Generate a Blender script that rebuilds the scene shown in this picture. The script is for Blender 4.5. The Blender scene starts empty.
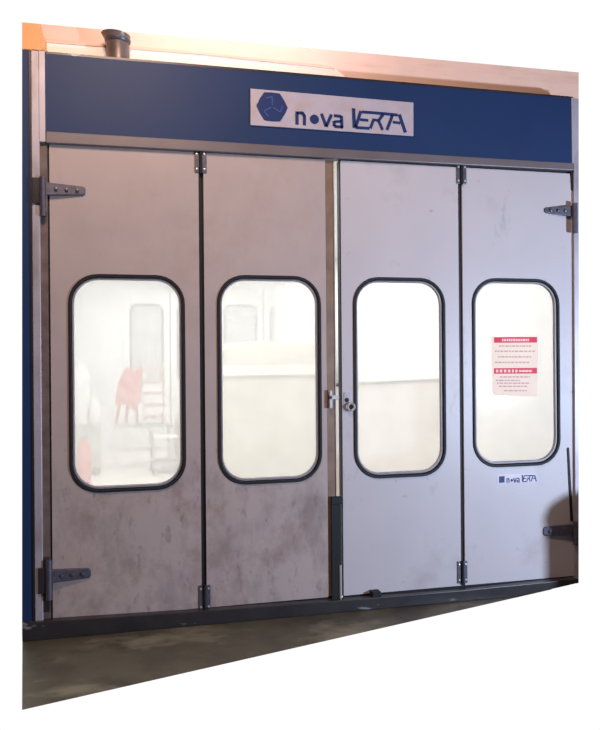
import bpy, bmesh, math, random
from mathutils import Vector
random.seed(7)
S = bpy.context.scene
COL = S.collection

# ------------------------------------------------------------------ camera geometry
TH = math.atan(0.26)
ST, CT = math.sin(TH), math.cos(TH)
FPX, Z0, YH, ROLL = 800.0, 4.717, 358.0, 0.008
EYE = 255.0 / 169.6
CAM = Vector((-Z0 * ST, -Z0 * CT, EYE))
FWD, RGT = Vector((ST, CT, 0)), Vector((CT, -ST, 0))


def ray(px, py):
    x = px - ROLL * (py - 365)
    y = py + ROLL * (px - 300)
    return FWD + RGT * ((x - 300) / FPX) + Vector((0, 0, -(y - YH) / FPX))


def at(px, py, Y=0.0):                       # point of the photograph on the plane y = Y
    d = ray(px, py)
    return CAM + d * ((Y - CAM.y) / d.y)


def fl(px, py):                              # point of the photograph on the floor
    d = ray(px, py)
    p = CAM + d * (-CAM.z / d.z)
    return p


# ------------------------------------------------------------------ materials
def lin(c):
    return tuple((v / 12.92 if v <= 0.04045 else ((v + 0.055) / 1.055) ** 2.4) for v in c)


def rgb(r, g, b):
    return lin((r / 255, g / 255, b / 255)) + (1,)


def mat(name, col, rough=0.5, metal=0.0, spec=0.4, var=0.06, scale=9.0, bump=0.0):
    m = bpy.data.materials.new(name)
    m.use_nodes = True
    nt = m.node_tree
    b = nt.nodes['Principled BSDF']
    b.inputs['Roughness'].default_value = rough
    b.inputs['Metallic'].default_value = metal
    b.inputs['Specular IOR Level'].default_value = spec
    g = nt.nodes.new('ShaderNodeNewGeometry')
    n = nt.nodes.new('ShaderNodeTexNoise')
    n.inputs['Scale'].default_value = scale
    n.inputs['Detail'].default_value = 5
    nt.links.new(g.outputs['Position'], n.inputs['Vector'])
    r = nt.nodes.new('ShaderNodeMapRange')
    r.inputs['From Min'].default_value = 0.3
    r.inputs['From Max'].default_value = 0.7
    r.inputs['To Min'].default_value = 1 - var
    r.inputs['To Max'].default_value = 1 + var
    nt.links.new(n.outputs['Fac'], r.inputs['Value'])
    mx = nt.nodes.new('ShaderNodeVectorMath')
    mx.operation = 'SCALE'
    mx.inputs[0].default_value = col[:3]
    nt.links.new(r.outputs['Result'], mx.inputs['Scale'])
    nt.links.new(mx.outputs['Vector'], b.inputs['Base Color'])
    if bump:
        bp = nt.nodes.new('ShaderNodeBump')
        bp.inputs['Strength'].default_value = bump
        bp.inputs['Distance'].default_value = 0.01
        nt.links.new(n.outputs['Fac'], bp.inputs['Height'])
        nt.links.new(bp.outputs['Normal'], b.inputs['Normal'])
    return m


def stained(m, col, scale, lo, hi, amount, stretch=(1, 1, 1), detail=6, seed=0.0, below=None):
    """lays noise-shaped stains of one colour over a material's base colour"""
    nt = m.node_tree
    b = nt.nodes['Principled BSDF']
    src = b.inputs['Base Color'].links[0].from_socket
    g = nt.nodes.new('ShaderNodeNewGeometry')
    mp = nt.nodes.new('ShaderNodeMapping')
    mp.inputs['Scale'].default_value = stretch
    mp.inputs['Location'].default_value = (seed, seed, seed)
    nt.links.new(g.outputs['Position'], mp.inputs['Vector'])
    n = nt.nodes.new('ShaderNodeTexNoise')
    n.inputs['Scale'].default_value = scale
    n.inputs['Detail'].default_value = detail
    n.inputs['Roughness'].default_value = 0.65
    nt.links.new(mp.outputs['Vector'], n.inputs['Vector'])
    r = nt.nodes.new('ShaderNodeMapRange')
    r.inputs['From Min'].default_value = lo
    r.inputs['From Max'].default_value = hi
    r.inputs['To Max'].default_value = amount
    nt.links.new(n.outputs['Fac'], r.inputs['Value'])
    fac = r.outputs['Result']
    if below:                                # kick dirt: splashes with a ragged upper edge
        sp = nt.nodes.new('ShaderNodeSeparateXYZ')
        nt.links.new(g.outputs['Position'], sp.inputs[0])
        ad = nt.nodes.new('ShaderNodeMath')
        ad.operation = 'MULTIPLY_ADD'
        nt.links.new(n.outputs['Fac'], ad.inputs[0])
        ad.inputs[1].default_value = -1.6
        nt.links.new(sp.outputs['Z'], ad.inputs[2])
        r2 = nt.nodes.new('ShaderNodeMapRange')
        r2.inputs['From Min'].default_value = below - .8 - .12
        r2.inputs['From Max'].default_value = below - .8 + .12
        r2.inputs['To Min'].default_value = 1
        r2.inputs['To Max'].default_value = .12
        nt.links.new(ad.outputs[0], r2.inputs['Value'])
        mu = nt.nodes.new('ShaderNodeMath')
        mu.operation = 'MULTIPLY'
        nt.links.new(fac, mu.inputs[0])
        nt.links.new(r2.outputs['Result'], mu.inputs[1])
        fac = mu.outputs[0]
    mx = nt.nodes.new('ShaderNodeMix')
    mx.data_type = 'RGBA'
    mx.inputs['B'].default_value = col
    nt.links.new(fac, mx.inputs['Factor'])
    nt.links.new(src, mx.inputs['A'])
    nt.links.new(mx.outputs['Result'], b.inputs['Base Color'])
    return m


def glass_mat(name, film, amount):
    """clear pane with a thin pale film added for the washed-out glare of the booth"""
    m = bpy.data.materials.new(name)
    m.use_nodes = True
    nt = m.node_tree
    nt.nodes.clear()
    out = nt.nodes.new('ShaderNodeOutputMaterial')
    tr = nt.nodes.new('ShaderNodeBsdfTransparent')
    tl = nt.nodes.new('ShaderNodeBsdfTranslucent')
    tl.inputs['Color'].default_value = film
    gl = nt.nodes.new('ShaderNodeBsdfGlossy')
    gl.inputs['Roughness'].default_value = 0.05
    mx = nt.nodes.new('ShaderNodeMixShader')
    mx2 = nt.nodes.new('ShaderNodeMixShader')
    g = nt.nodes.new('ShaderNodeNewGeometry')
    n = nt.nodes.new('ShaderNodeTexNoise')
    n.inputs['Scale'].default_value = 3.0
    nt.links.new(g.outputs['Position'], n.inputs['Vector'])
    r = nt.nodes.new('ShaderNodeMapRange')
    r.inputs['To Min'].default_value = amount - 0.08
    r.inputs['To Max'].default_value = amount + 0.08
    nt.links.new(n.outputs['Fac'], r.inputs['Value'])
    nt.links.new(r.outputs['Result'], mx.inputs['Fac'])
    nt.links.new(tr.outputs[0], mx.inputs[1])
    nt.links.new(tl.outputs[0], mx.inputs[2])
    mx2.inputs['Fac'].default_value = 0.03
    nt.links.new(mx.outputs[0], mx2.inputs[1])
    nt.links.new(gl.outputs[0], mx2.inputs[2])
    nt.links.new(mx2.outputs[0], out.inputs['Surface'])
    return m


M = {}
M['door'] = mat('door_sheet', rgb(184, 173, 176), 0.42, 0.0, 0.4, 0.04, 2.2)
stained(M['door'], rgb(118, 96, 86), 2.1, 0.56, 0.78, 0.35)
stained(M['door'], rgb(84, 72, 70), 5.0, 0.62, 0.76, 0.40, (1, 1, 0.45), seed=3.1)
stained(M['door'], rgb(95, 84, 84), 14.0, 0.66, 0.74, 0.45, (1, 1, 1.5), seed=8.2)
M['grimy'] = mat('grimy_dim_lit_door_sheet', rgb(171, 152, 148), 0.45, 0.0, 0.4, 0.05, 2.2)  # grimy leaves; base also carries the warmer, dimmer light on the left
stained(M['grimy'], rgb(150, 122, 108), 2.1, 0.5, 0.72, 0.35)
stained(M['grimy'], rgb(84, 72, 70), 4.2, 0.48, 0.72, 0.55, (1, 1, 0.5), seed=3.1, below=.85)
stained(M['grimy'], rgb(66, 56, 56), 11.0, 0.58, 0.72, 0.45, (1.6, 1, 0.8), seed=8.2, below=.7)
stained(M['grimy'], rgb(128, 104, 96), 3.2, 0.48, 0.62, 0.5, (1, 1, 1), seed=5.2, below=.6)
M['post'] = mat('galvanised_post', rgb(170, 160, 168), 0.4, 0.2, 0.5, 0.08, 6)
stained(M['post'], rgb(110, 88, 76), 5, 0.52, 0.7, 0.5, (1, 1, 0.4))
M['transom'] = mat('dull_steel', rgb(106, 95, 98), 0.45, 0.2, 0.5, 0.1, 5)
M['rebate'] = mat('rebate_shade_brown', rgb(104, 86, 80), 0.5, 0.1, 0.4, 0.3, 12)  # shade of the recess darkened into this brown
M['jamb'] = mat('brown_edge_steel', rgb(124, 97, 80), 0.45, 0.1, 0.5, 0.2, 10)
M['blue'] = mat('blue_enamel', rgb(27, 47, 86), 0.5, 0.0, 0.25, 0.06, 3.0)
M['darkblue'] = mat('dark_blue_ink', rgb(26, 44, 92), 0.5, 0, 0.3, 0.03)
M['lineblue'] = mat('light_blue_ink', rgb(62, 82, 136), 0.5, 0, 0.3, 0.03)
M['sign'] = mat('silver_sign_sheet', rgb(176, 164, 174), 0.4, 0.1, 0.5, 0.05, 14)
stained(M['sign'], rgb(176, 140, 120), 9, 0.5, 0.75, 0.5)
M['rubber'] = mat('black_rubber', rgb(26, 24, 28), 0.6, 0, 0.3, 0.1, 30)
M['bead'] = mat('grey_glazing_rubber', rgb(132, 124, 132), 0.4, 0, 0.4, 0.1, 20)
M['hinge'] = mat('worn_dark_steel', rgb(92, 88, 100), 0.4, 0.5, 0.5, 0.2, 40)
M['bright'] = mat('bright_steel', rgb(205, 200, 200), 0.3, 0.6, 0.5, 0.1, 40)
M['sill'] = mat('dark_steel_sill', rgb(54, 49, 51), 0.35, 0.3, 0.5, 0.2, 8)
stained(M['sill'], rgb(170, 164, 166), 7, 0.64, 0.7, 0.6, (0.5, 1, 2))  # pale streaks put the shiny highlight into the sill colour
M['floor'] = mat('workshop_concrete', rgb(84, 78, 64), 0.5, 0.0, 0.35, 0.14, 3.5, 0.1)
stained(M['floor'], rgb(50, 42, 37), 2.3, 0.46, 0.64, 0.7)
stained(M['floor'], rgb(140, 132, 112), 1.9, 0.54, 0.68, 0.6, (1, 1.6, 1), seed=1.7)
M['board'] = mat('tan_board', rgb(226, 186, 168), 0.6, 0, 0.3, 0.05, 5)
stained(M['board'], rgb(190, 140, 112), 4, 0.55, 0.75, 0.4, (0.4, 1, 3))
M['daylight_strip'] = mat('daylight_white_board', rgb(250, 238, 230), 0.6, 0, 0.3, 0.04, 5)
M['orange'] = mat('orange_paint', rgb(228, 156, 96), 0.5, 0, 0.4, 0.05, 9)
M['duct'] = mat('dull_brown_metal', rgb(120, 104, 98), 0.38, 0.4, 0.5, 0.2, 14)
M['white'] = mat('white_booth_sheet', rgb(240, 242, 243), 0.6, 0, 0.3, 0.02, 3)
M['seam'] = mat('pale_grey_seam', rgb(136, 138, 136), 0.6, 0, 0.3, 0.03)
M['farpane'] = mat('pale_grey_pane', rgb(190, 194, 194), 0.4, 0, 0.4, 0.05)
M['boothfloor'] = mat('pale_booth_floor', rgb(236, 231, 224), 0.6, 0, 0.3, 0.05, 3)
M['cream'] = mat('cream_sheet', rgb(238, 229, 212), 0.6, 0, 0.3, 0.04, 4)
M['cover'] = mat('pale_grey_beige_cover', rgb(186, 182, 164), 0.6, 0, 0.3, 0.04, 3)
M['rail'] = mat('grey_rail', rgb(104, 104, 94), 0.5, 0.1, 0.4, 0.06, 8)
M['red'] = mat('red_paint', rgb(205, 92, 72), 0.5, 0, 0.4, 0.08, 9)
M['wire'] = mat('grey_tube', rgb(172, 170, 160), 0.5, 0.1, 0.4, 0.05)
M['cabinet'] = mat('grey_green_sheet', rgb(180, 182, 172), 0.6, 0, 0.3, 0.04)
M['posterpaper'] = mat('pale_pink_paper', rgb(240, 222, 208), 0.7, 0, 0.2, 0.02)
_nt = M['posterpaper'].node_tree
_t = _nt.nodes.new('ShaderNodeBsdfTranslucent')
_t.inputs['Color'].default_value = (.98, .90, .86, 1)
_m = _nt.nodes.new('ShaderNodeMixShader')
_m.inputs['Fac'].default_value = 0.55
_o = next(n for n in _nt.nodes if n.type == 'OUTPUT_MATERIAL')
_nt.links.new(_nt.nodes['Principled BSDF'].outputs[0], _m.inputs[1])
_nt.links.new(_t.outputs[0], _m.inputs[2])
_nt.links.new(_m.outputs[0], _o.inputs['Surface'])
M['posterred'] = mat('poster_red', rgb(212, 58, 80), 0.6, 0, 0.2, 0.05, 60)
M['posterink'] = mat('faded_ink', rgb(204, 164, 158), 0.7, 0, 0.2, 0.05, 60)
M['posterwhite'] = mat('poster_white_ink', rgb(244, 206, 200), 0.7, 0, 0.2, 0.02)
M['glass'] = glass_mat('glare_film_glass', (0.95, 0.95, 0.95, 1), 0.34)  # translucent film whitens the view like glare from the bright booth
M['tyre'] = mat('tyre_rubber', rgb(30, 28, 28), 0.7, 0, 0.3, 0.1, 20)


# ------------------------------------------------------------------ mesh helpers
class MB:
    def __init__(s):
        s.bm = bmesh.new()

    def loft(s, loops, cap=True, close=False):
        vs = [[s.bm.verts.new(p) for p in lp] for lp in loops]
        n = len(vs[0])
        k = len(vs)
        for a in range(k if close else k - 1):
            A, B = vs[a], vs[(a + 1) % k]
            for i in range(n):
                j = (i + 1) % n
                s.bm.faces.new((A[i], A[j], B[j], B[i]))
        if cap and not close:
            s.bm.faces.new(vs[0][::-1])
            s.bm.faces.new(vs[-1])
        return s

    def prism(s, poly, y0, y1):              # poly: (x, z) points; extruded along y
        return s.loft([[(p[0], y0, p[1]) for p in poly], [(p[0], y1, p[1]) for p in poly]])

    def box(s, x0, x1, y0, y1, z0, z1):
        return s.prism([(x0, z0), (x1, z0), (x1, z1), (x0, z1)], y0, y1)

    def tube(s, pts, r, n=12, cap=True):
        pts = [Vector(p) for p in pts]
        rs = r if isinstance(r, (list, tuple)) else [r] * len(pts)
        loops = []
        ref = None
        for i, p in enumerate(pts):
            t = (pts[min(i + 1, len(pts) - 1)] - pts[max(i - 1, 0)]).normalized()
            if ref is None:
                ref = Vector((0, 0, 1)) if abs(t.z) < 0.9 else Vector((1, 0, 0))
            a = (ref - t * ref.dot(t)).normalized()
            b = t.cross(a)
            ref = a
            loops.append([p + (a * math.cos(2 * math.pi * k / n) + b * math.sin(2 * math.pi * k / n)) * rs[i] for k in range(n)])
        return s.loft(loops, cap)

    def torus(s, c, R, r, axis='y', n=24, m=8):
        loops = []
        for i in range(n):
            t = 2 * math.pi * i / n
            lp = []
            for j in range(m):
                q = 2 * math.pi * j / m
                rad = R + r * math.cos(q)
                o = r * math.sin(q)
                v = {'y': (rad * math.cos(t), o, rad * math.sin(t)), 'x': (o, rad * math.cos(t), rad * math.sin(t)),
                     'z': (rad * math.cos(t), rad * math.sin(t), o)}[axis]
                lp.append(Vector(c) + Vector(v))
            loops.append(lp)
        return s.loft(loops, False, True)

    def lathe(s, c, prof, n=28, axis='z'):   # prof: (radius, offset along axis)
        loops = []
        for r, o in prof:
            lp = []
            for i in range(n):
                t = 2 * math.pi * i / n
                v = {'z': (r * math.cos(t), r * math.sin(t), o), 'y': (r * math.cos(t), o, r * math.sin(t)),
                     'x': (o, r * math.cos(t), r * math.sin(t))}[axis]
                lp.append(Vector(c) + Vector(v))
            loops.append(lp)
        return s.loft(loops)

    def build(s, name, m, parent=None, smooth=False, bevel=0.0):
        bmesh.ops.recalc_face_normals(s.bm, faces=s.bm.faces[:])
        off = parent_origin(parent)
        if off.length:
            bmesh.ops.translate(s.bm, verts=s.bm.verts[:], vec=-off)
        me = bpy.data.meshes.new(name)
        s.bm.to_mesh(me)
        s.bm.free()
        o = bpy.data.objects.new(name, me)
        COL.objects.link(o)
        me.materials.append(M[m])
        if parent:
            o.parent = parent
        if bevel:
            b = o.modifiers.new('bevel', 'BEVEL')
            b.width = bevel
            b.segments = 2
            b.limit_method = 'ANGLE'
        if smooth:
            for p in me.polygons:
                p.use_smooth = True
            md = o.modifiers.new('edges', 'EDGE_SPLIT')
            md.split_angle = math.radians(40)
        return o


def parent_origin(p):
    v = Vector((0, 0, 0))
    while p is not None:
        v += p.location
        p = p.parent
    return v


def tag(o, label=None, cat=None, group=None, kind=None):
    if label:
        o['label'] = label
    if cat:
        o['category'] = cat
    if group:
        o['group'] = group
    if kind:
        o['kind'] = kind
    return o


def thing(name, loc, label, cat, group=None):
    o = bpy.data.objects.new(name, None)
    COL.objects.link(o)
    o.location = loc
    o.empty_display_size = 0.1
    return tag(o, label, cat, group)


def struct(o):
    return tag(o, kind='structure')


def rr(x0, x1, z0, z1, r, n=9):              # rounded rectangle as (x, z) points
    pts = []
    for cx, cz, a0 in ((x1 - r, z1 - r, 0), (x0 + r, z1 - r, 90), (x0 + r, z0 + r, 180), (x1 - r, z0 + r, 270)):
        for i in range(n):
            a = math.radians(a0 + 90 * i / (n - 1))
            pts.append((cx + r * math.cos(a), cz + r * math.sin(a)))
    return pts


def lp(poly, y):
    return [(p[0], y, p[1]) for p in poly]


def ring(mb, outer, inner, y0, y1, ch=0.0):
    """solid frame between two loops of equal count, optional rounding of its front"""
    if ch:
        oi = [(o[0] + (i[0] - o[0]) * ch, o[1] + (i[1] - o[1]) * ch) for o, i in zip(outer, inner)]
        io = [(o[0] + (i[0] - o[0]) * (1 - ch), o[1] + (i[1] - o[1]) * (1 - ch)) for o, i in zip(outer, inner)]
        d = (y1 - y0) * 0.45
        return mb.loft([lp(outer, y1), lp(outer, y0 + d), lp(oi, y0), lp(io, y0), lp(inner, y0 + d), lp(inner, y1)], False, True)
    return mb.loft([lp(outer, y1), lp(outer, y0), lp(inner, y0), lp(inner, y1)], False, True)


def pxpoly(pts, Y):
    return [((q := at(x, y, Y)).x, q.z) for x, y in pts]


def pxprism(mb, pts, y0, y1, Y=None):
    return mb.prism(pxpoly(pts, y0 if Y is None else Y), y0, y1)


def stroke(mb, a, b, w, y0, y1):             # straight pen stroke between two photo points
    p, q = at(*a, y0), at(*b, y0)
    d = Vector((q.x - p.x, q.z - p.z))
    n = Vector((-d.y, d.x)).normalized() * w / 2
    mb.prism([(p.x + n.x, p.z + n.y), (q.x + n.x, q.z + n.y), (q.x - n.x, q.z - n.y), (p.x - n.x, p.z - n.y)], y0, y1)


# ------------------------------------------------------------------ folding doors
ux = lambda x, y0=160, y1=600, xb=None: (at(x, y0).x + at(x if xb is None else xb, y1).x) / 2
HT = sum(at(x, y).z for x, y in ((60, 145.5), (190, 152.5), (300, 158), (450, 166), (565, 173))) / 5
HB = sum(at(x, y).z for x, y in ((70, 618), (190, 608), (320, 598.5), (450, 588), (560, 577))) / 5
LEAF = [(ux(48.5, xb=53.5), ux(198, xb=202)), (ux(203, xb=207), ux(335, xb=337.2)), (ux(341, xb=343), ux(459, xb=460)), (ux(463, xb=464), ux(573, xb=575))]
WIN = [(68, 186, 274, 492), (217, 322, 275, 484), (353, 446, 277, 478), (472, 560, 278, 467)]
print('HT HB', HT, HB, LEAF)
wh1 = sum(at((a + b) / 2, c).z for a, b, c, d in WIN) / 4
wh0 = sum(at((a + b) / 2, d).z for a, b, c, d in WIN) / 4
print('window heights', wh0, wh1)
DT = 0.045
LABELS = ['grimy grey folding door leaf hung on the left post with dark strap hinges',
          'grey folding door leaf with brown meeting edge, left of the bright central gap',
          'clean pale grey door leaf with a round lock, right of the bright central gap',
          'pale lavender grey door leaf on the right post, with red banded notice on its glass']
doors = []
for i, ((x0, x1), (wa, wb, wc, wd)) in enumerate(zip(LEAF, WIN)):
    d = thing('folding_door', ((x0 + x1) / 2, 0, HB), LABELS[i], 'door', 'folding doors of the booth')
    doors.append(d)
    a, b = at(wa, 380).x, at(wb, 380).x
    c0, c1 = at((wa + wb) / 2, wd).z, at((wa + wb) / 2, wc).z
    rad = 0.155
    mb = MB()
    e = 0.012 if i in (0, 1) else 0.012
    xr = x1 - (0.058 if i == 1 else 0)
    hole_o = rr(a + .012, b - .012, c0 + .012, c1 - .012, rad)
    ring(mb, rr(x0, xr, HB, HT, 0.006), hole_o, 0, DT, 0.0)
    mb.build('panel', 'grimy' if i < 2 else 'door', d)
    g_in = rr(a + .023, b - .023, c0 + .023, c1 - .023, rad - .011)
    gk = MB()
    ring(gk, rr(a, b, c0, c1, rad + .012), g_in, -0.010, DT * 0.6, 0.25)
    g = gk.build('window_gasket', 'rubber', d, True)
    bd = MB()
    b_in = rr(a + .034, b - .034, c0 + .038, c1 - .034, rad - .022)
    ring(bd, rr(a + .0215, b - .0215, c0 + .0215, c1 - .0215, rad - .0095), b_in, 0.004, DT * 0.6, 0.2)
    bd.build('glazing_bead', 'bead', g, True)
    pn = MB()
    pn.prism(rr(a + .029, b - .029, c0 + .029, c1 - .029, rad - .017), DT * 0.6 - .004, DT * 0.6 + .001)
    pn.build('window_pane', 'glass', d)
    # black seal along the top edge and beside the hanging / folding edge
    sl = MB().box(x0, xr, 0.018, DT - .004, HT, HT + 0.02)
    sl.build('top_seal', 'rubber', d)
    sl = MB().box(x0 + .004, x1 - .004, 0.014, DT - .01, HB - 0.022, HB)
    sl.build('bottom_seal', 'rubber', d)
    if i in (0, 2):
        MB().box(x1, LEAF[i + 1][0], 0.012, DT, HB - .022, HT + .015).build('edge_seal_gap', 'rubber', d)

# small hinges at the fold of each pair, top and bottom
def fold_hinge(d, px, y0, y1):
    p, q = at(px, y0), at(px, y1)
    z1, z0 = p.z, q.z
    x = (p.x + q.x) / 2
    mb = MB()
    mb.box(x - .034, x - .008, -0.006, 0.0, z0, z1)
    mb.box(x + .008, x + .034, -0.006, 0.0, z0, z1)
    h = mb.build('fold_hinge', 'hinge', d, bevel=0.002)
    MB().tube([(x, -0.010, z0 - .004), (x, -0.010, z1 + .004)], 0.009, 12).build('hinge_pin', 'rubber', h, True)
    k = MB()
    for dx in (-.022, .022):
        for z in (z0 + .02, z1 - .02):
            k.lathe((x + dx, -0.009, z), [(.001, -.002), (.006, -.001), (.007, .003)], 10, 'y')
    k.build('screw', 'bright', h, True)
fold_hinge(doors[0], 200.5, 151, 173)
fold_hinge(doors[0], 204.5, 585, 610)
fold_hinge(doors[2], 461, 164, 184)
fold_hinge(doors[2], 462, 561, 583)

# long tapered strap hinges on the outer posts
def strap_hinge(d, ph, pt, kn0, kn1, hw, tw):
    """ph: photo point at the knuckle, pt: tip of the strap; kn0, kn1: knuckle top and bottom"""
    p, t = at(*ph, -0.03), at(*pt, -0.012)
    s = 1 if t.x > p.x else -1
    z = (p.z + t.z) / 2
    mb = MB()
    f = [(p.x, z + hw), (t.x - s * .012, z + tw), (t.x, z + tw * .6), (t.x, z - tw * .6), (t.x - s * .012, z - tw), (p.x, z - hw)]
    back = [(x, 0.0 if abs(x - p.x) > .05 else 0.0, zz) for x, zz in f]
    front = [(x, -0.034 if abs(x - p.x) < .05 else -0.010, zz) for x, zz in f]
    mb.loft([back, front])
    h = mb.build('strap_hinge', 'hinge', d, bevel=0.003)
    a, b = at(ph[0], kn0, -0.045), at(ph[0], kn1, -0.045)
    MB().tube([(p.x, -0.044, b.z), (p.x, -0.044, a.z)], 0.017, 14).build('hinge_knuckle', 'hinge', h, True)
    bp = MB()
    for k in range(3):
        x = p.x + (t.x - p.x) * (0.3 + .25 * k)
        bp.lathe((x, -0.034 + .018 * (.35 + .3 * k) - .004, z), [(.002, -.006), (.009, -.004), (.011, .012)], 12, 'y')
    bp.build('hinge_bolt', 'hinge', h, True)
    # leaf screwed on the post
    if s < 0:
        return
    q = MB().box(p.x - s * .055, p.x, -0.046, -0.034, z - .085, z + .055)
    q.build('hinge_plate', 'sill', h, bevel=0.003)
strap_hinge(doors[0], (43, 189), (85.5, 190.5), 177, 216, .036, .024)
strap_hinge(doors[0], (49, 576), (91, 574), 560, 600, .036, .028)
strap_hinge(doors[3], (573.6, 211), (545, 210), 203, 233, .036, .018)
strap_hinge(doors[3], (574.4, 531), (544, 531), 522, 545, .036, .03)

# meeting edge of the second leaf: brown return with a light lip
x1 = LEAF[1][1]
MB().box(x1 - .058, x1 - .003, 0.010, 0.03, HB, HT).build('edge_return', 'jamb', doors[1], bevel=0.004)
MB().box(x1 - .005, x1, 0.004, 0.026, HB, HT).build('edge_lip', 'bright', doors[1], bevel=0.002)
# latch keeper on it
k = MB()
p, q = at(328, 392), at(337, 403)
k.box(p.x, q.x + .004, -0.03, 0.004, (p.z + q.z) / 2 - .01, (p.z + q.z) / 2 + .014)
k.box(p.x, p.x + .018, -0.03, 0.004, q.z - .03, p.z + .01)
k.build('latch_keeper', 'bright', doors[1], bevel=0.003)
# black rubber edging, lock and highlight rod of the third leaf
x0 = LEAF[2][0]
MB().box(x0 - .007, x0, 0.001, 0.05, HB, HT).build('edge_seal_gap', 'rubber', doors[2])
sp = MB()
za, zb = at(336, 498).z, at(337, 606).z
xa, xb = at(331.5, 550, -.015).x, at(341.2, 550, -.015).x
sp.box(xa, xb, -0.015, -0.002, zb, za)
xc = at(343, 497, -.02).x
sp.box(xa, xc, -0.02, -0.002, za - .035, za + .012)
sp.build('rubber_flap', 'rubber', doors[2], bevel=0.003)
p, q = at(340.3, 565, -.015), at(341, 603, -.015)
MB().tube([(p.x, -.016, p.z), (p.x, -.016, q.z)], 0.008, 10).build('highlight_rod', 'bright', doors[2], True)  # pale rod standing in for a white highlight beside the flap
lk = MB()
c = at(351, 407, -0.02)
lk.torus((c.x, -0.022, c.z), 0.021, 0.0065)
o = lk.build('lock_ring', 'bright', doors[2], True)
MB().lathe((c.x, -0.010, c.z), [(.008, -.004), (.015, -.002), (.017, .010)], 16, 'y').build('lock_core', 'rubber', o, True)
c = at(347, 400, -0.008)
MB().lathe((c.x, 0, c.z), [(.004, -.008), (.013, -.007), (.015, 0.002)], 16, 'y').build('keyhole', 'rubber', doors[2], True)
p, q = at(343.5, 392, -.003), at(350, 412, -.003)
MB().prism(rr(p.x, q.x, q.z, p.z, .012), -0.004, 0.001).build('lock_plate', 'post', doors[2])
p, q = at(372, 592, -.05), at(381, 604.5, -.05)
MB().box(p.x, q.x, -0.055, 0.0, q.z, p.z).build('floor_stop', 'rubber', doors[2], bevel=0.004)
# dark strips drawn in for the gap by the right post
mb = MB()
P = [at(567.3, 448, -.006), at(569.0, 447.5, -.006), at(573, 521, -.006), at(570.7, 521, -.006)]
mb.prism([(p.x, p.z) for p in P], -0.007, 0.0)
mb.build('edge_seal_gap', 'rubber', doors[3])
mb = MB()
P = [at(570.5, 171, -.006), at(574.5, 172, -.006), at(573, 191, -.006), at(571.5, 190, -.006)]
mb.prism([(p.x, p.z) for p in P], -0.007, 0.0)
mb.build('corner_gap_strip', 'rubber', doors[3])

# maker's sticker under the last window
st = MB()
pxprism(st, [(497, 474.5), (537, 473), (537, 482), (497, 484)], -0.0012, 0.0)
o = st.build('sticker', 'sign', doors[3])
e = MB()
pxprism(e, [(499, 476.5), (504.5, 476), (504.5, 482.5), (499, 483)], -0.002, -0.001)
e.build('emblem', 'darkblue', o)
e = MB()


def letters(mb, ox, oy, sx, sy, w, Y, dy, sl):
    """the word mark: n, round dot, v, a and the striped slanted capitals; photo units before scaling"""
    f = lambda x, y: (ox + x * sx, oy + y * sy + x * sx * sl)
    A = lambda x, y: f((x - 245) , (y))
    def s_(x0, y0, x1, y1, k=1.0):
        stroke(mb, f(x0, y0), f(x1, y1), w * k, Y, Y + dy)
    s_(0, 0, 0, 13); s_(7.5, 3, 7.5, 13); s_(0, 1.4, 5.5, .8, .9); s_(5.0, .4, 7.6, 4)
    c = at(*f(17.5, 6.3), Y)
    r = abs(at(*f(22, 6.3), Y).x - c.x)
    mb.prism([(c.x + r * math.cos(t * math.pi / 10), c.z + r * math.sin(t * math.pi / 10)) for t in range(20)], Y, Y + dy)
    s_(24.5, 0, 29.2, 12.5); s_(34.5, 0, 29.2, 12.5)
    s_(37, 1, 44, 1, .9); s_(44.5, .6, 45, 12.5); s_(37.2, 7, 44.5, 6, .8); s_(37.2, 6.5, 37.2, 11.5); s_(37.2, 11.6, 45.8, 11.8, .9)
    V = lambda pts, k=1.0: [s_(p[0] * .1167 + 47.5, p[1] * .1167 - 15.5 - (p[0] * .1167) * .075, q[0] * .1167 + 47.5, q[1] * .1167 - 15.5 - (q[0] * .1167) * .075, k) for p, q in zip(pts, pts[1:])]
    V([(78, 70), (85, 238)], 1.15); V([(140, 92), (96, 232)], 1.0)
    V([(150, 100), (345, 113), (455, 124)], .9)
    V([(132, 165), (205, 172)], .85); V([(98, 234), (215, 240)], .9)
    V([(222, 240), (246, 175)], .9); V([(238, 165), (292, 172)], .85); V([(332, 118), (292, 174)], .95); V([(292, 174), (326, 252)], .95)
    V([(412, 124), (364, 252)], .95)
    V([(470, 118), (522, 272)], 1.1); V([(415, 184), (478, 192)], .85)


letters(e, 507, 478.2, 0.27, 0.36, 0.007, -0.002, 0.001, -.03)
e.build('lettering', 'darkblue', o)

# ------------------------------------------------------------------ door frame with its blue header
YP = -0.034
hp = at(310, 163, -.02)
hd = thing('booth_fascia', (hp.x, 0.0, hp.z), 'wide blue header board across the top of the booth front', 'header board')
mb = MB()
pxprism(mb, [(44, 52.2), (574, 97.6), (574, 163.6), (44, 131.3)], -0.02, 0.055)
mb.build('panel', 'blue', hd)
mb = MB()
pxprism(mb, [(46.5, 51.3), (572.5, 96.6), (572.5, 98.6), (46.5, 53.6)], -0.021, -0.02)
mb.build('top_edge', 'sill', hd)
mb = MB()
pxprism(mb, [(45.5, 131), (574, 163), (574, 170.4), (45.5, 142.8)], -0.03, 0.055)
o = mb.build('lintel', 'transom', None, bevel=0.005)
tag(o, 'dull grey brown steel lintel between the blue header and the doors', 'lintel')
xl0, xl1 = at(31, 100, YP).x, at(45.0, 100, YP).x
xm = at(41.0, 330, YP).x
zt = at(38, 50.5, YP).z
zl = at(46, 142.8, -.03).z
pl = thing('door_post', (xl0, 0, 0.03), 'pale grey post at the left, between blue side strip and the doors', 'post', 'posts of the booth front')
MB().box(xl0, xm, YP, 0.05, 0.03, zt).build('upright', 'post', pl, bevel=0.004)
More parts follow.
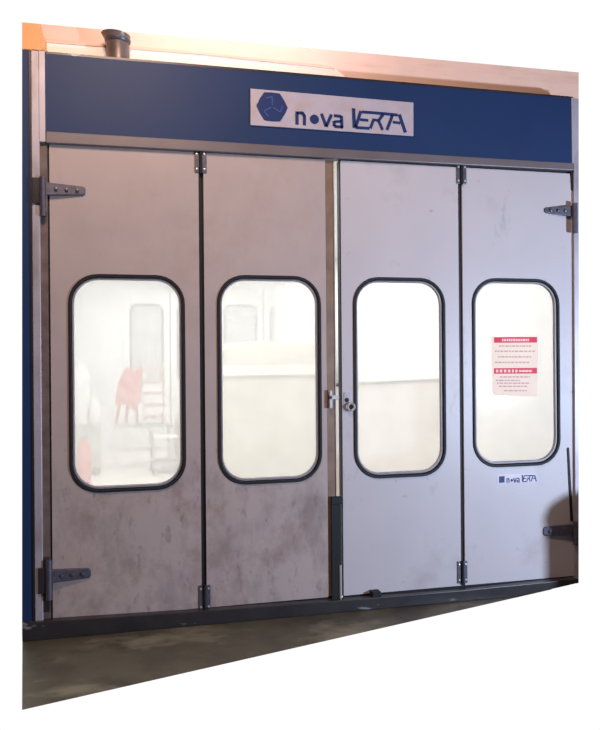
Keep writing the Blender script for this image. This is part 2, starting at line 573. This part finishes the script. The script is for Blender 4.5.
MB().box(xm, xl1, YP, 0.05, zl + .005, zt).build('head', 'post', pl)
MB().box(xl1, xl1 + .006, -0.019, 0.05, zl + .01, zt).build('head_seal', 'rubber', pl)
MB().box(xm, LEAF[0][0] - .010, -0.004, 0.05, 0.03, zl).build('rebate', 'rebate', pl)
MB().box(LEAF[0][0] - .010, LEAF[0][0], 0.006, 0.05, 0.03, zl).build('rebate_seal', 'rubber', pl)
q0, q1 = at(38, 146, -.02), at(46, 213, -.02)
MB().box(q0.x, LEAF[0][0] - .012, -0.03, -0.004, q1.z, q0.z).build('stop_block', 'rebate', pl, bevel=.004)
q0, q1 = at(38, 558, -.02), at(46, 612, -.02)
MB().box(q0.x, LEAF[0][0] - .012, -0.03, -0.004, q1.z, q0.z).build('stop_block', 'sill', pl, bevel=.004)
sp_ = thing('side_panel', (at(27, 640).x, 0, 0.02), 'narrow blue side panel strip left of the left grey post', 'side panel')
mb = MB()
pxprism(mb, [(22, 49.5), (30.5, 50.2), (34.0, 636), (22, 637)], -0.02, 0.05)
mb.build('strip', 'blue', sp_)
x = xl0 - .003
MB().box(x - .006, x + .002, -0.028, -0.02, 0.05, zt).build('edge', 'sill', sp_)
pr = thing('door_post', (at(576, 583).x, 0, at(576, 583).z), 'slim pale grey post at the far right edge of the doors', 'post', 'posts of the booth front')
YR = -0.02
mb = MB()
pxprism(mb, [(573.6, 98.2), (578.6, 98.6), (578.6, 583.0), (575.8, 583.6)], YR, 0.05)
mb.build('upright', 'post', pr)
mb = MB()
pxprism(mb, [(571.4, 97.8), (573.8, 98.0), (574.4, 163.5), (572.2, 163.5)], -0.025, -0.02)
mb.build('head', 'post', pr)
mb = MB()
yb = -0.06
P = [(22, 623.5), (60, 620.5), (200, 611.5), (340, 600.5), (460, 590.5), (578.6, 578.8), (578.6, 583.0), (560, 587.4)]
cut = [at(x, 583.2 + (578.6 - x) * .2276, yb) for x in (570, 562, 556, 550, 545, 540, 535, 530, 520)]
poly = pxpoly(P[:7], yb) + [(q.x, max(0.0, q.z)) for q in cut] + [(at(22, 640, yb).x, 0.0)]
mb.prism(poly, yb, -.002)
o = mb.build('threshold', 'sill', None, bevel=0.005)
tag(o, 'dark streaked steel threshold along the floor under the doors', 'threshold')

# ------------------------------------------------------------------ sign on the header
YS = -0.032
c = at(330, 110, YS)
sg = thing('header_sign', (c.x, -0.02, at(330, 134, YS).z), 'silver sign with blue hexagon and dark word mark, on blue header above doors', 'sign')
mb = MB()
pxprism(mb, [(250.5, 88.5), (413.5, 102.5), (413.5, 136), (250.5, 125)], YS, -0.02)
mb.build('sign_plate', 'sign', sg, bevel=0.002)
c = at(272, 107, YS)
r = abs(at(287.5, 107, YS).x - c.x)
hx = MB()
pts = []
for k in range(6):
    a = math.radians(60 * k)
    for da, rr_ in ((0, 1.0), (6, .96), (30, .90), (54, .96)):
        pts.append((c.x + r * rr_ * math.cos(a + math.radians(da)), c.z + r * rr_ * math.sin(a + math.radians(da))))
hx.prism(pts, YS - .004, YS + .001)
o = hx.build('emblem', 'darkblue', sg)
hx = MB()
for k in range(3):
    a = math.radians(90 + 120 * k)
    b = a + math.radians(38)
    p0 = (c.x + r * .08 * math.cos(a), c.z + r * .08 * math.sin(a))
    for q in ((.62, a), (.66, b)):
        p1 = (c.x + r * q[0] * math.cos(q[1]), c.z + r * q[0] * math.sin(q[1]))
        st0 = p0 if q[1] == a else (c.x + r * .62 * math.cos(a), c.z + r * .62 * math.sin(a))
        d = Vector((p1[0] - st0[0], p1[1] - st0[1]))
        n = Vector((-d.y, d.x)).normalized() * .003
        hx.prism([(st0[0] + n.x, st0[1] + n.y), (p1[0] + n.x, p1[1] + n.y), (p1[0] - n.x, p1[1] - n.y), (st0[0] - n.x, st0[1] - n.y)], YS - .006, YS - .003)
hx.build('emblem_line', 'lineblue', o)
e = MB()
letters(e, 297.0, 111.5, 1.0, 1.0, 0.0185, YS - .003, .004, .085)
e.build('lettering', 'darkblue', sg)

# ------------------------------------------------------------------ notice on the last window
YG = DT * 0.6 - .006
pc = at(515, 366, YG)
nt_ = thing('warning_notice', (pc.x, YG, at(515, 398, YG).z), 'pale pink paper notice with two red bands on the rightmost window', 'notice')
mb = MB()
pxprism(mb, [(491.5, 337), (538, 336.5), (537.5, 396.5), (491.5, 396)], YG, YG + .0015)
n_sheet = len(mb.bm.faces)
def dashes(mb, x0, x1, y0, y1, wmin, wmax, gap):
    x = x0
    while x < x1:
        w = random.uniform(wmin, wmax)
        pxprism(mb, [(x, y0), (min(x + w, x1), y0), (min(x + w, x1), y1), (x, y1)], YG - .0018, YG - .0004)
        x += w + gap
for x0, x1, y in ((499, 531, 345.4), (495, 535, 350.6), (498, 531, 356.2), (495, 530, 361.8), (500, 530, 376.3), (496, 520, 379.8), (497, 530, 382.6), (499, 528, 385.6), (504, 527, 390)):
    dashes(mb, x0, x1, y, y + 1.3, 1.5, 4.5, .9)
for f in list(mb.bm.faces)[n_sheet:]:
    f.material_index = 1
o = mb.build('sheet', 'posterpaper', nt_)
o.data.materials.append(M['posterink'])
def band(y0, y1, name='heading_band'):
    mb = MB()
    pxprism(mb, [(494, y0), (537, y0 - .3), (537, y1 - .3), (494, y1)], YG - .001, YG + .0005)
    return mb.build(name, 'posterred', nt_)
b1, b2 = band(337.2, 342.8), band(368.2, 373.8)
def dashes(mb, x0, x1, y0, y1, wmin, wmax, gap):
    x = x0
    while x < x1:
        w = random.uniform(wmin, wmax)
        pxprism(mb, [(x, y0), (min(x + w, x1), y0), (min(x + w, x1), y1), (x, y1)], YG - .0018, YG - .0004)
        x += w + gap
mb = MB(); dashes(mb, 502, 529, 338.8, 341.3, 1.4, 2.3, .7); mb.build('heading_print', 'posterwhite', b1)
mb = MB(); dashes(mb, 496, 518, 369.6, 372.4, 1.6, 2.6, 1.6); dashes(mb, 519, 532, 370, 372, 2, 3, .5); mb.build('heading_print', 'posterwhite', b2)
# ------------------------------------------------------------------ above the booth
YB = 0.20
mb = MB()
pxprism(mb, [(22, 22.3), (578.6, 72.3), (578.6, 112), (22, 66)], YB, YB + .04)
w = mb.build('wall_back', 'board', None)
struct(w)
mb = MB()
pxprism(mb, [(46, 41.2), (200, 53.6), (335, 68.3), (345, 76), (345, 88), (46, 66)], YB - .03, YB)
struct(mb.build('trim_1', 'daylight_strip', None, bevel=0.006))  # bright daylight above the header, put in as a pale strip
mb = MB()
pxprism(mb, [(46, 40), (200, 52.5), (335, 67.2), (335, 69), (200, 54.4), (46, 42.3)], YB - .035, YB)
struct(mb.build('trim_2', 'board', None))
A = [(22, 22.3), (39.5, 23.8), (40.5, 50), (22, 48.8)]
B = [(22, 22.3), (40.5, 24), (47.5, 52), (22, 50)]
mb = MB()
mb.loft([[at(x, y, 0.0) for x, y in A], [at(x, y, 0.16) for x, y in B]])
p = at(30, 50, .05)
op = mb.build('corner_post', 'orange', None)
tag(op, 'short orange painted post rising at the top left corner', 'post')

YD = 0.10
bx, tx = at(118.5, 62, YD), at(116, 20, YD)
dt = thing('exhaust_duct', (bx.x, YD, bx.z), 'dark brown metal exhaust pipe rising behind the blue header, upper left', 'duct')
def cut_tube(cents, rads, n=24):
    loops = []
    for c, r, slope in cents_r(cents, rads):
        loops.append([(c.x + r * math.cos(2 * math.pi * k / n), c.y + r * math.sin(2 * math.pi * k / n), c.z + slope * r * math.cos(2 * math.pi * k / n)) for k in range(n)])
    return loops
def cents_r(cents, rads):
    return [(c, r, s) for (c, s), r in zip(cents, rads)]
top = at(115.8, 35.2, YD); mid = at(117.5, 42, YD); low = at(118.5, 64, YD)
mb = MB()
mb.loft(cut_tube([(low, 0), (mid, -.03), (top, -.09)], [.064, .064, .082]))
o = mb.build('pipe', 'duct', dt, True)
mb = MB()
cc = at(117.6, 41.5, YD)
mb.loft(cut_tube([(cc + Vector((0, 0, -.012)), -.05), (cc + Vector((0, 0, -.006)), -.05), (cc + Vector((0, 0, .008)), -.05), (cc + Vector((0, 0, .014)), -.05)], [.066, .072, .074, .069]))
mb.build('collar', 'hinge', dt, True)

# ------------------------------------------------------------------ floor in front
A_, B_ = fl(22, 710), fl(553, 589.2)
mb = MB()
pts = [A_, B_, Vector((at(553, 589).x, 0.02, 0)), Vector((at(22, 640).x, 0.02, 0))]
vs = [mb.bm.verts.new((p.x, p.y, 0)) for p in pts]
mb.bm.faces.new(vs)
fo = mb.build('floor', 'floor')
struct(fo)

# ------------------------------------------------------------------ inside of the booth
XL, XR, YF, HC = -1.50, 1.83, 8.8, 2.75
IN = 0.062
def wallbox(name, m, *a):
    return struct(MB().box(*a).build(name, m))
wallbox('wall_left', 'white', XL - .03, XL, IN, YF, 0, HC)
wallbox('wall_right', 'white', XR, XR + .03, IN, YF, .06, HC)
wallbox('wall_far', 'white', XL - .03, XR + .03, YF, YF + .05, 0, HC)
wallbox('ceiling', 'white', XL - .03, XR + .03, IN, YF + .05, HC, HC + .04)
mb = MB()
P = [(XL - .03, IN), (1.35, IN), (XR, .8), (XR, YF + .05), (XL - .03, YF + .05)]
mb.loft([[(x, y, -.03) for x, y in P], [(x, y, 0) for x, y in P]])
struct(mb.build('floor_inside', 'boothfloor'))
# booth front above the door heads, seen from inside (keeps the booth light in)
wallbox('wall_front', 'white', XL - .03, XR + .03, IN, IN + .02, HT + .02, HC)
# far doors with rounded windows
SE = [at(x, 330, YF).x for x in (123, 170, 217, 263, 308)]
for i in range(4):
    x0, x1 = SE[i] + .012, SE[i + 1] - .012
    w0 = x0 + (x1 - x0) * .13; w1 = x1 - (x1 - x0) * .13
    z1 = at(241, 305, YF).z; z0 = z1 - 1.3
    mb = MB()
    ring(mb, rr(x0, x1, .06, 2.66, .006), rr(w0, w1, z0, z1, .13), YF - .03, YF - .001)
    dd = struct(mb.build('door_%d' % (i + 1), 'white'))
    mb = MB()
    ring(mb, rr(w0 - .01, w1 + .01, z0 - .01, z1 + .01, .14), rr(w0 + .03, w1 - .03, z0 + .03, z1 - .03, .10), YF - .04, YF - .01, .25)
    mb.build('window_gasket', 'seam', dd, True)
    MB().prism(rr(w0, w1, z0, z1, .13), YF - .012, YF - .002).build('window_pane', 'farpane', dd)
    MB().box(x1, x1 + .024, YF - .02, YF, .06, 2.66).build('edge_seal_gap', 'seam', dd)

# pale bulk like a covered car, seen end-on behind the second window
Yc = 4.3
cl, cr = at(200, 400, Yc).x, at(347, 400, Yc).x
cx, hw = (cl + cr) / 2, (cr - cl) / 2
zr = at(275, 341.5, Yc).z
cv = thing('covered_car', (cx, Yc, 0), 'pale grey beige rounded bulk like a covered car, seen through second window', 'covered car')
prof = [(-1, .12), (-1.0, .55), (-.97, .88), (-.93, .98), (-.86, 1.03), (-.80, 1.30), (-.74, zr - .09), (-.60, zr - .025), (-.3, zr), (0, zr + .005),
        (.3, zr), (.60, zr - .025), (.74, zr - .09), (.80, 1.30), (.86, 1.03), (.93, .98), (.97, .88), (1, .55), (1, .12)]
loops = []
for y, sx, sz in ((0, .93, .94), (.05, .98, .985), (.2, 1, 1), (1.6, 1, 1), (2.1, 1, .985), (2.5, .99, .80), (3.3, .97, .70), (3.42, .9, .62)):
    loops.append([(cx + u * hw * sx, Yc + y, max(.05, z * sz)) for u, z in prof])
MB().loft(loops).build('cover_sheet', 'cover', cv, True)
mb = MB()
mb.tube([(cx + u * hw * 1.0, Yc - .02, 1.27 + .03 * (1 - u * u)) for u in (-.78, -.5, 0, .5, .78)], .012, 8)
mb.build('sheet_seam', 'rail', cv, True)
mb = MB()
mb.prism(rr(cx - hw * .72, cx + hw * .72, 1.31, 1.42, .04), Yc - .015, Yc + .06)
mb.build('light_band', 'cream', cv, bevel=.01)
for sx in (-.8, .8):
    for yy in (.5, 2.7):
        MB().lathe((cx + sx * hw, Yc + yy, .30), [(.08, -.1), (.27, -.1), (.30, -.06), (.30, .06), (.27, .1), (.08, .1)], 24, 'x').build('wheel', 'tyre', cv, True)

# low screen with a grey top rail behind the third window
Yp = 1.15
a, b = at(330, 385, Yp), at(458, 379.2, Yp)
pt = thing('low_screen', ((a.x + b.x) / 2, Yp, 0), 'low cream screen with thin grey top rail inside, behind third window', 'screen')
MB().loft([[(a.x, Yp, .12), (b.x, Yp, .12), (b.x, Yp, b.z), (a.x, Yp, a.z)], [(a.x, Yp + .03, .12), (b.x, Yp + .03, .12), (b.x, Yp + .03, b.z), (a.x, Yp + .03, a.z)]]).build('panel', 'cream', pt)
MB().tube([(a.x - .01, Yp, a.z), (b.x + .01, Yp, b.z)], .014, 10).build('top_rail', 'rail', pt, True)
for x, z in ((a.x + .02, a.z), (b.x - .02, b.z)):
    MB().box(x - .015, x + .015, Yp + .03, Yp + .06, .0, z).build('post', 'rail', pt)
    MB().box(x - .02, x + .02, Yp - .15, Yp + .2, 0.0, .03).build('foot', 'rail', pt)

# bench with red machine, behind the first window
Yb = 7.0
def pz(px, py, Y): return at(px, py, Y)
tb = pz(140, 424, Yb).z
l, r_ = pz(113, 424, Yb).x, pz(172, 424, Yb).x
bn = thing('work_bench', ((l + r_) / 2, Yb, 0), 'low pale bench under the red machine, seen through first window', 'bench')
MB().box(l, r_, Yb - .25, Yb + .25, tb - .03, tb).build('bench_top', 'cabinet', bn, bevel=.005)
for x in (l + .03, r_ - .03):
    for y in (Yb - .22, Yb + .22):
        MB().box(x - .02, x + .02, y - .02, y + .02, 0, tb - .03).build('leg', 'white', bn)
rm = thing('red_machine', (pz(128, 424, Yb).x, Yb, tb), 'red upright machine with splayed legs on the pale bench, through first window', 'machine')
P = [(115, 406), (118, 384), (127, 366), (134, 372), (142, 365), (141, 402), (134, 411), (124, 404)]
mb = MB(); mb.prism(pxpoly(P, Yb - .1), Yb - .1, Yb + .12); mb.build('body', 'red', rm, bevel=.02)
for x0, x1 in ((120, 116), (128, 126), (136, 137)):
    p, q = pz(x0, 400, Yb), pz(x1, 420, Yb)
    MB().tube([(p.x, Yb, p.z), (q.x, Yb, tb + .012)], .02, 8).build('leg', 'red', rm, True)
rk = thing('parts_rack', (pz(154, 424, Yb).x, Yb, tb), 'pale pink slatted rack on the bench, right of the red machine', 'rack')
for y in (368, 380, 392, 404, 416):
    p, q = pz(143.5, y, Yb), pz(164, y, Yb)
    MB().box(p.x, q.x, Yb - .12, Yb + .12, p.z - .04, p.z).build('shelf', 'posterink', rk)
for x in (143.5, 164):
    p = pz(x, 364, Yb)
    MB().box(p.x - .015, p.x + .015, Yb - .12, Yb + .12, tb, p.z).build('upright', 'cream', rk)
# cabinet with white drum and jug
Yk = 6.4
l, r_ = pz(62, 420, Yk).x, pz(101, 420, Yk).x
l = max(l, XL + .02)
zk = pz(80, 425, Yk).z
cb = thing('low_cabinet', ((l + r_) / 2, Yk, 0), 'grey green low cabinet at the left inside, through first window', 'cabinet')
MB().box(l, r_, Yk - .2, Yk + .2, .06, zk).build('body', 'cabinet', cb, bevel=.006)
MB().box(l + .02, r_ - .02, Yk - .17, Yk + .17, 0, .06).build('plinth', 'rail', cb)
MB().box(l + .03, (l + r_) / 2 - .005, Yk - .215, Yk - .2, .1, zk - .04).build('door', 'cabinet', cb, bevel=.003)
MB().box((l + r_) / 2 + .005, r_ - .03, Yk - .215, Yk - .2, .1, zk - .04).build('door', 'cabinet', cb, bevel=.003)
dx = max(pz(76, 390, Yk).x, l + .14)
ht = pz(78, 366, Yk).z - zk
dr = thing('white_drum', (dx, Yk, zk), 'rounded white drum on the grey green cabinet, through first window', 'drum')
MB().lathe((dx, Yk, zk), [(.11, 0), (.128, .02), (.132, ht * .5), (.125, ht * .8), (.085, ht * .95), (.05, ht)], 24).build('body', 'white', dr, True)
MB().lathe((dx, Yk, zk + ht), [(.05, 0), (.05, .04), (.03, .045)], 20).build('lid', 'white', dr, True)
jx = pz(95, 410, Yk - .1).x
jz = pz(95, 398, Yk - .1).z - zk
jg = thing('white_jug', (jx, Yk - .1, zk), 'small white jug on the grey green cabinet, right of the drum', 'jug')
MB().lathe((jx, Yk - .1, zk), [(.06, 0), (.075, .02), (.075, jz * .65), (.035, jz * .9), (.03, jz)], 20).build('body', 'white', jg, True)
MB().torus((jx + .075, Yk - .1, zk + jz * .45), .05, .01, 'y', 16, 6).build('handle', 'white', jg, True)
# red bottle standing at the left
Yr = 5.4
rx = max(pz(84, 450, Yr).x, XL + .1)
rz = pz(84, 438, Yr).z
rb = thing('red_cylinder', (rx, Yr, 0), 'slim red cylinder standing at lower left of first window', 'cylinder')
MB().lathe((rx, Yr, 0), [(.07, 0), (.08, .01), (.08, rz * .8), (.06, rz * .9), (.03, rz * .95)], 20).build('body', 'red', rb, True)
MB().lathe((rx, Yr, rz * .95), [(.028, 0), (.028, .03), (.04, .035), (.04, .05), (.02, .055)], 14).build('valve', 'rail', rb, True)
# tubular trolley on castors
Yt = 6.2
tr = thing('tube_trolley', (pz(163, 470, Yt).x, Yt, 0), 'thin grey tube trolley on castors at lower right of first window', 'trolley')
l, r_ = pz(152, 450, Yt).x, pz(178, 450, Yt).x
zt_ = pz(160, 436, Yt).z
for yy in (Yt - .2, Yt + .2):
    for x in (l, r_):
        MB().tube([(x, yy, .09), (x, yy, zt_)], .014, 8).build('leg', 'wire', tr, True)
        MB().lathe((x, yy, .045), [(.012, -.02), (.045, -.018), (.045, .018), (.012, .02)], 16, 'x').build('castor', 'rail', tr, True)
for z in (zt_, .16):
    mb = MB()
    mb.box(l, r_, Yt - .2, Yt + .2, z - .012, z)
    mb.build('shelf', 'wire' if z < zt_ else 'white', tr, bevel=.003)
mb = MB(); mb.tube([(l, Yt - .2, zt_), (l - .04, Yt - .2, zt_ + .1), (l - .04, Yt + .2, zt_ + .1), (l, Yt + .2, zt_)], .012, 8)
mb.build('push_handle', 'wire', tr, True)

# ------------------------------------------------------------------ unseen drum added to cast the lower right shadow
KEY = Vector((3.3, -3.7, 1.15))
T = at(592, 560)
dv = (KEY - T).normalized()
D = T + dv * 0.85
D.z = 0
dz_ = 0.74
print('drum px', D, fl(600, 640))
dm = thing('shadow_drum', D, 'unseen dark drum with rounded lid, added right of the doors to cast a shadow', 'drum')
MB().lathe(D, [(.22, 0), (.245, .01), (.245, .25), (.255, .27), (.245, .29), (.245, .52), (.255, .54), (.245, .56), (.245, dz_ - .14)], 32).build('body', 'duct', dm, True)
MB().lathe(D + Vector((0, 0, dz_ - .14)), [(.255, 0), (.255, .03), (.23, .08), (.16, .12), (.07, .14)], 32).build('lid', 'hinge', dm, True)
mb = MB()
vs = [mb.bm.verts.new((D.x + u, D.y + v, 0)) for u, v in ((-.3, -.8), (1.2, -.8), (1.2, .5), (-.3, .5))]
mb.bm.faces.new(vs)
struct(mb.build('floor_side', 'floor'))  # small floor patch added under the unseen drum

# ------------------------------------------------------------------ light
def area(name, loc, target, size, power, col, sy=None):
    L = bpy.data.lights.new(name, 'AREA')
    L.energy = power
    L.color = col
    L.size = size
    if sy:
        L.shape = 'RECTANGLE'
        L.size_y = sy
    o = bpy.data.objects.new(name, L)
    COL.objects.link(o)
    o.location = loc
    o.rotation_euler = (Vector(target) - Vector(loc)).to_track_quat('-Z', 'Y').to_euler()
    return o


for k, y in enumerate((1.0, 3.0, 5.0, 7.4)):
    area('booth_lamp', (0.15, y, HC - .03), (0.15, y, 0), 2.6, 33, (1, .985, .955), 1.4)
area('board_glow_light', (-.35, -.02, 3.80), (-.35, .25, 3.3), 1.3, 8.5, (.98, .96, 1), .1)  # added light for the daylight glow on the board
area('cool_key', KEY, (1.3, 0, 1.1), .22, 250, (.58, .75, 1.0))  # added cool key, brightens the right doors and throws the drum's shadow
area('warm_fill', (-1.0, -2.4, 4.2), (-.6, 0, 2.4), .8, 84, (1, .74, .57))  # added warm light for the upper left of the doors

W = bpy.data.worlds.new('white_surround')
S.world = W
W.use_nodes = True
nt = W.node_tree
bg = nt.nodes['Background']
tc = nt.nodes.new('ShaderNodeTexCoord')
sx = nt.nodes.new('ShaderNodeSeparateXYZ')
nt.links.new(tc.outputs['Generated'], sx.inputs[0])
mr = nt.nodes.new('ShaderNodeMapRange')
mr.interpolation_type = 'SMOOTHSTEP'
mr.inputs['From Min'].default_value = 0.0
mr.inputs['From Max'].default_value = 0.3
nt.links.new(sx.outputs['Y'], mr.inputs['Value'])
mx = nt.nodes.new('ShaderNodeMix')
mx.data_type = 'RGBA'
mx.inputs['A'].default_value = (.085, .078, .08, 1)
mx.inputs['B'].default_value = (1.02, 1.02, 1.02, 1)
nt.links.new(mr.outputs['Result'], mx.inputs['Factor'])
nt.links.new(mx.outputs['Result'], bg.inputs['Color'])

# ------------------------------------------------------------------ camera
cd = bpy.data.cameras.new('camera')
cd.sensor_fit = 'AUTO'
cd.sensor_width = 36
cd.lens = FPX / 730 * 36
cd.shift_y = -(365 - YH) / 730
cam = bpy.data.objects.new('camera', cd)
COL.objects.link(cam)
cam.location = CAM
from mathutils import Matrix
cam.rotation_euler = (Matrix.Rotation(-TH, 4, 'Z') @ Matrix.Rotation(math.pi / 2, 4, 'X') @ Matrix.Rotation(-ROLL, 4, 'Z')).to_euler()
S.camera = cam
S.view_settings.view_transform = 'Standard'
S.view_settings.look = 'None'
S.view_settings.gamma = 1
S.view_settings.exposure = 0
S.view_settings.use_curve_mapping = False
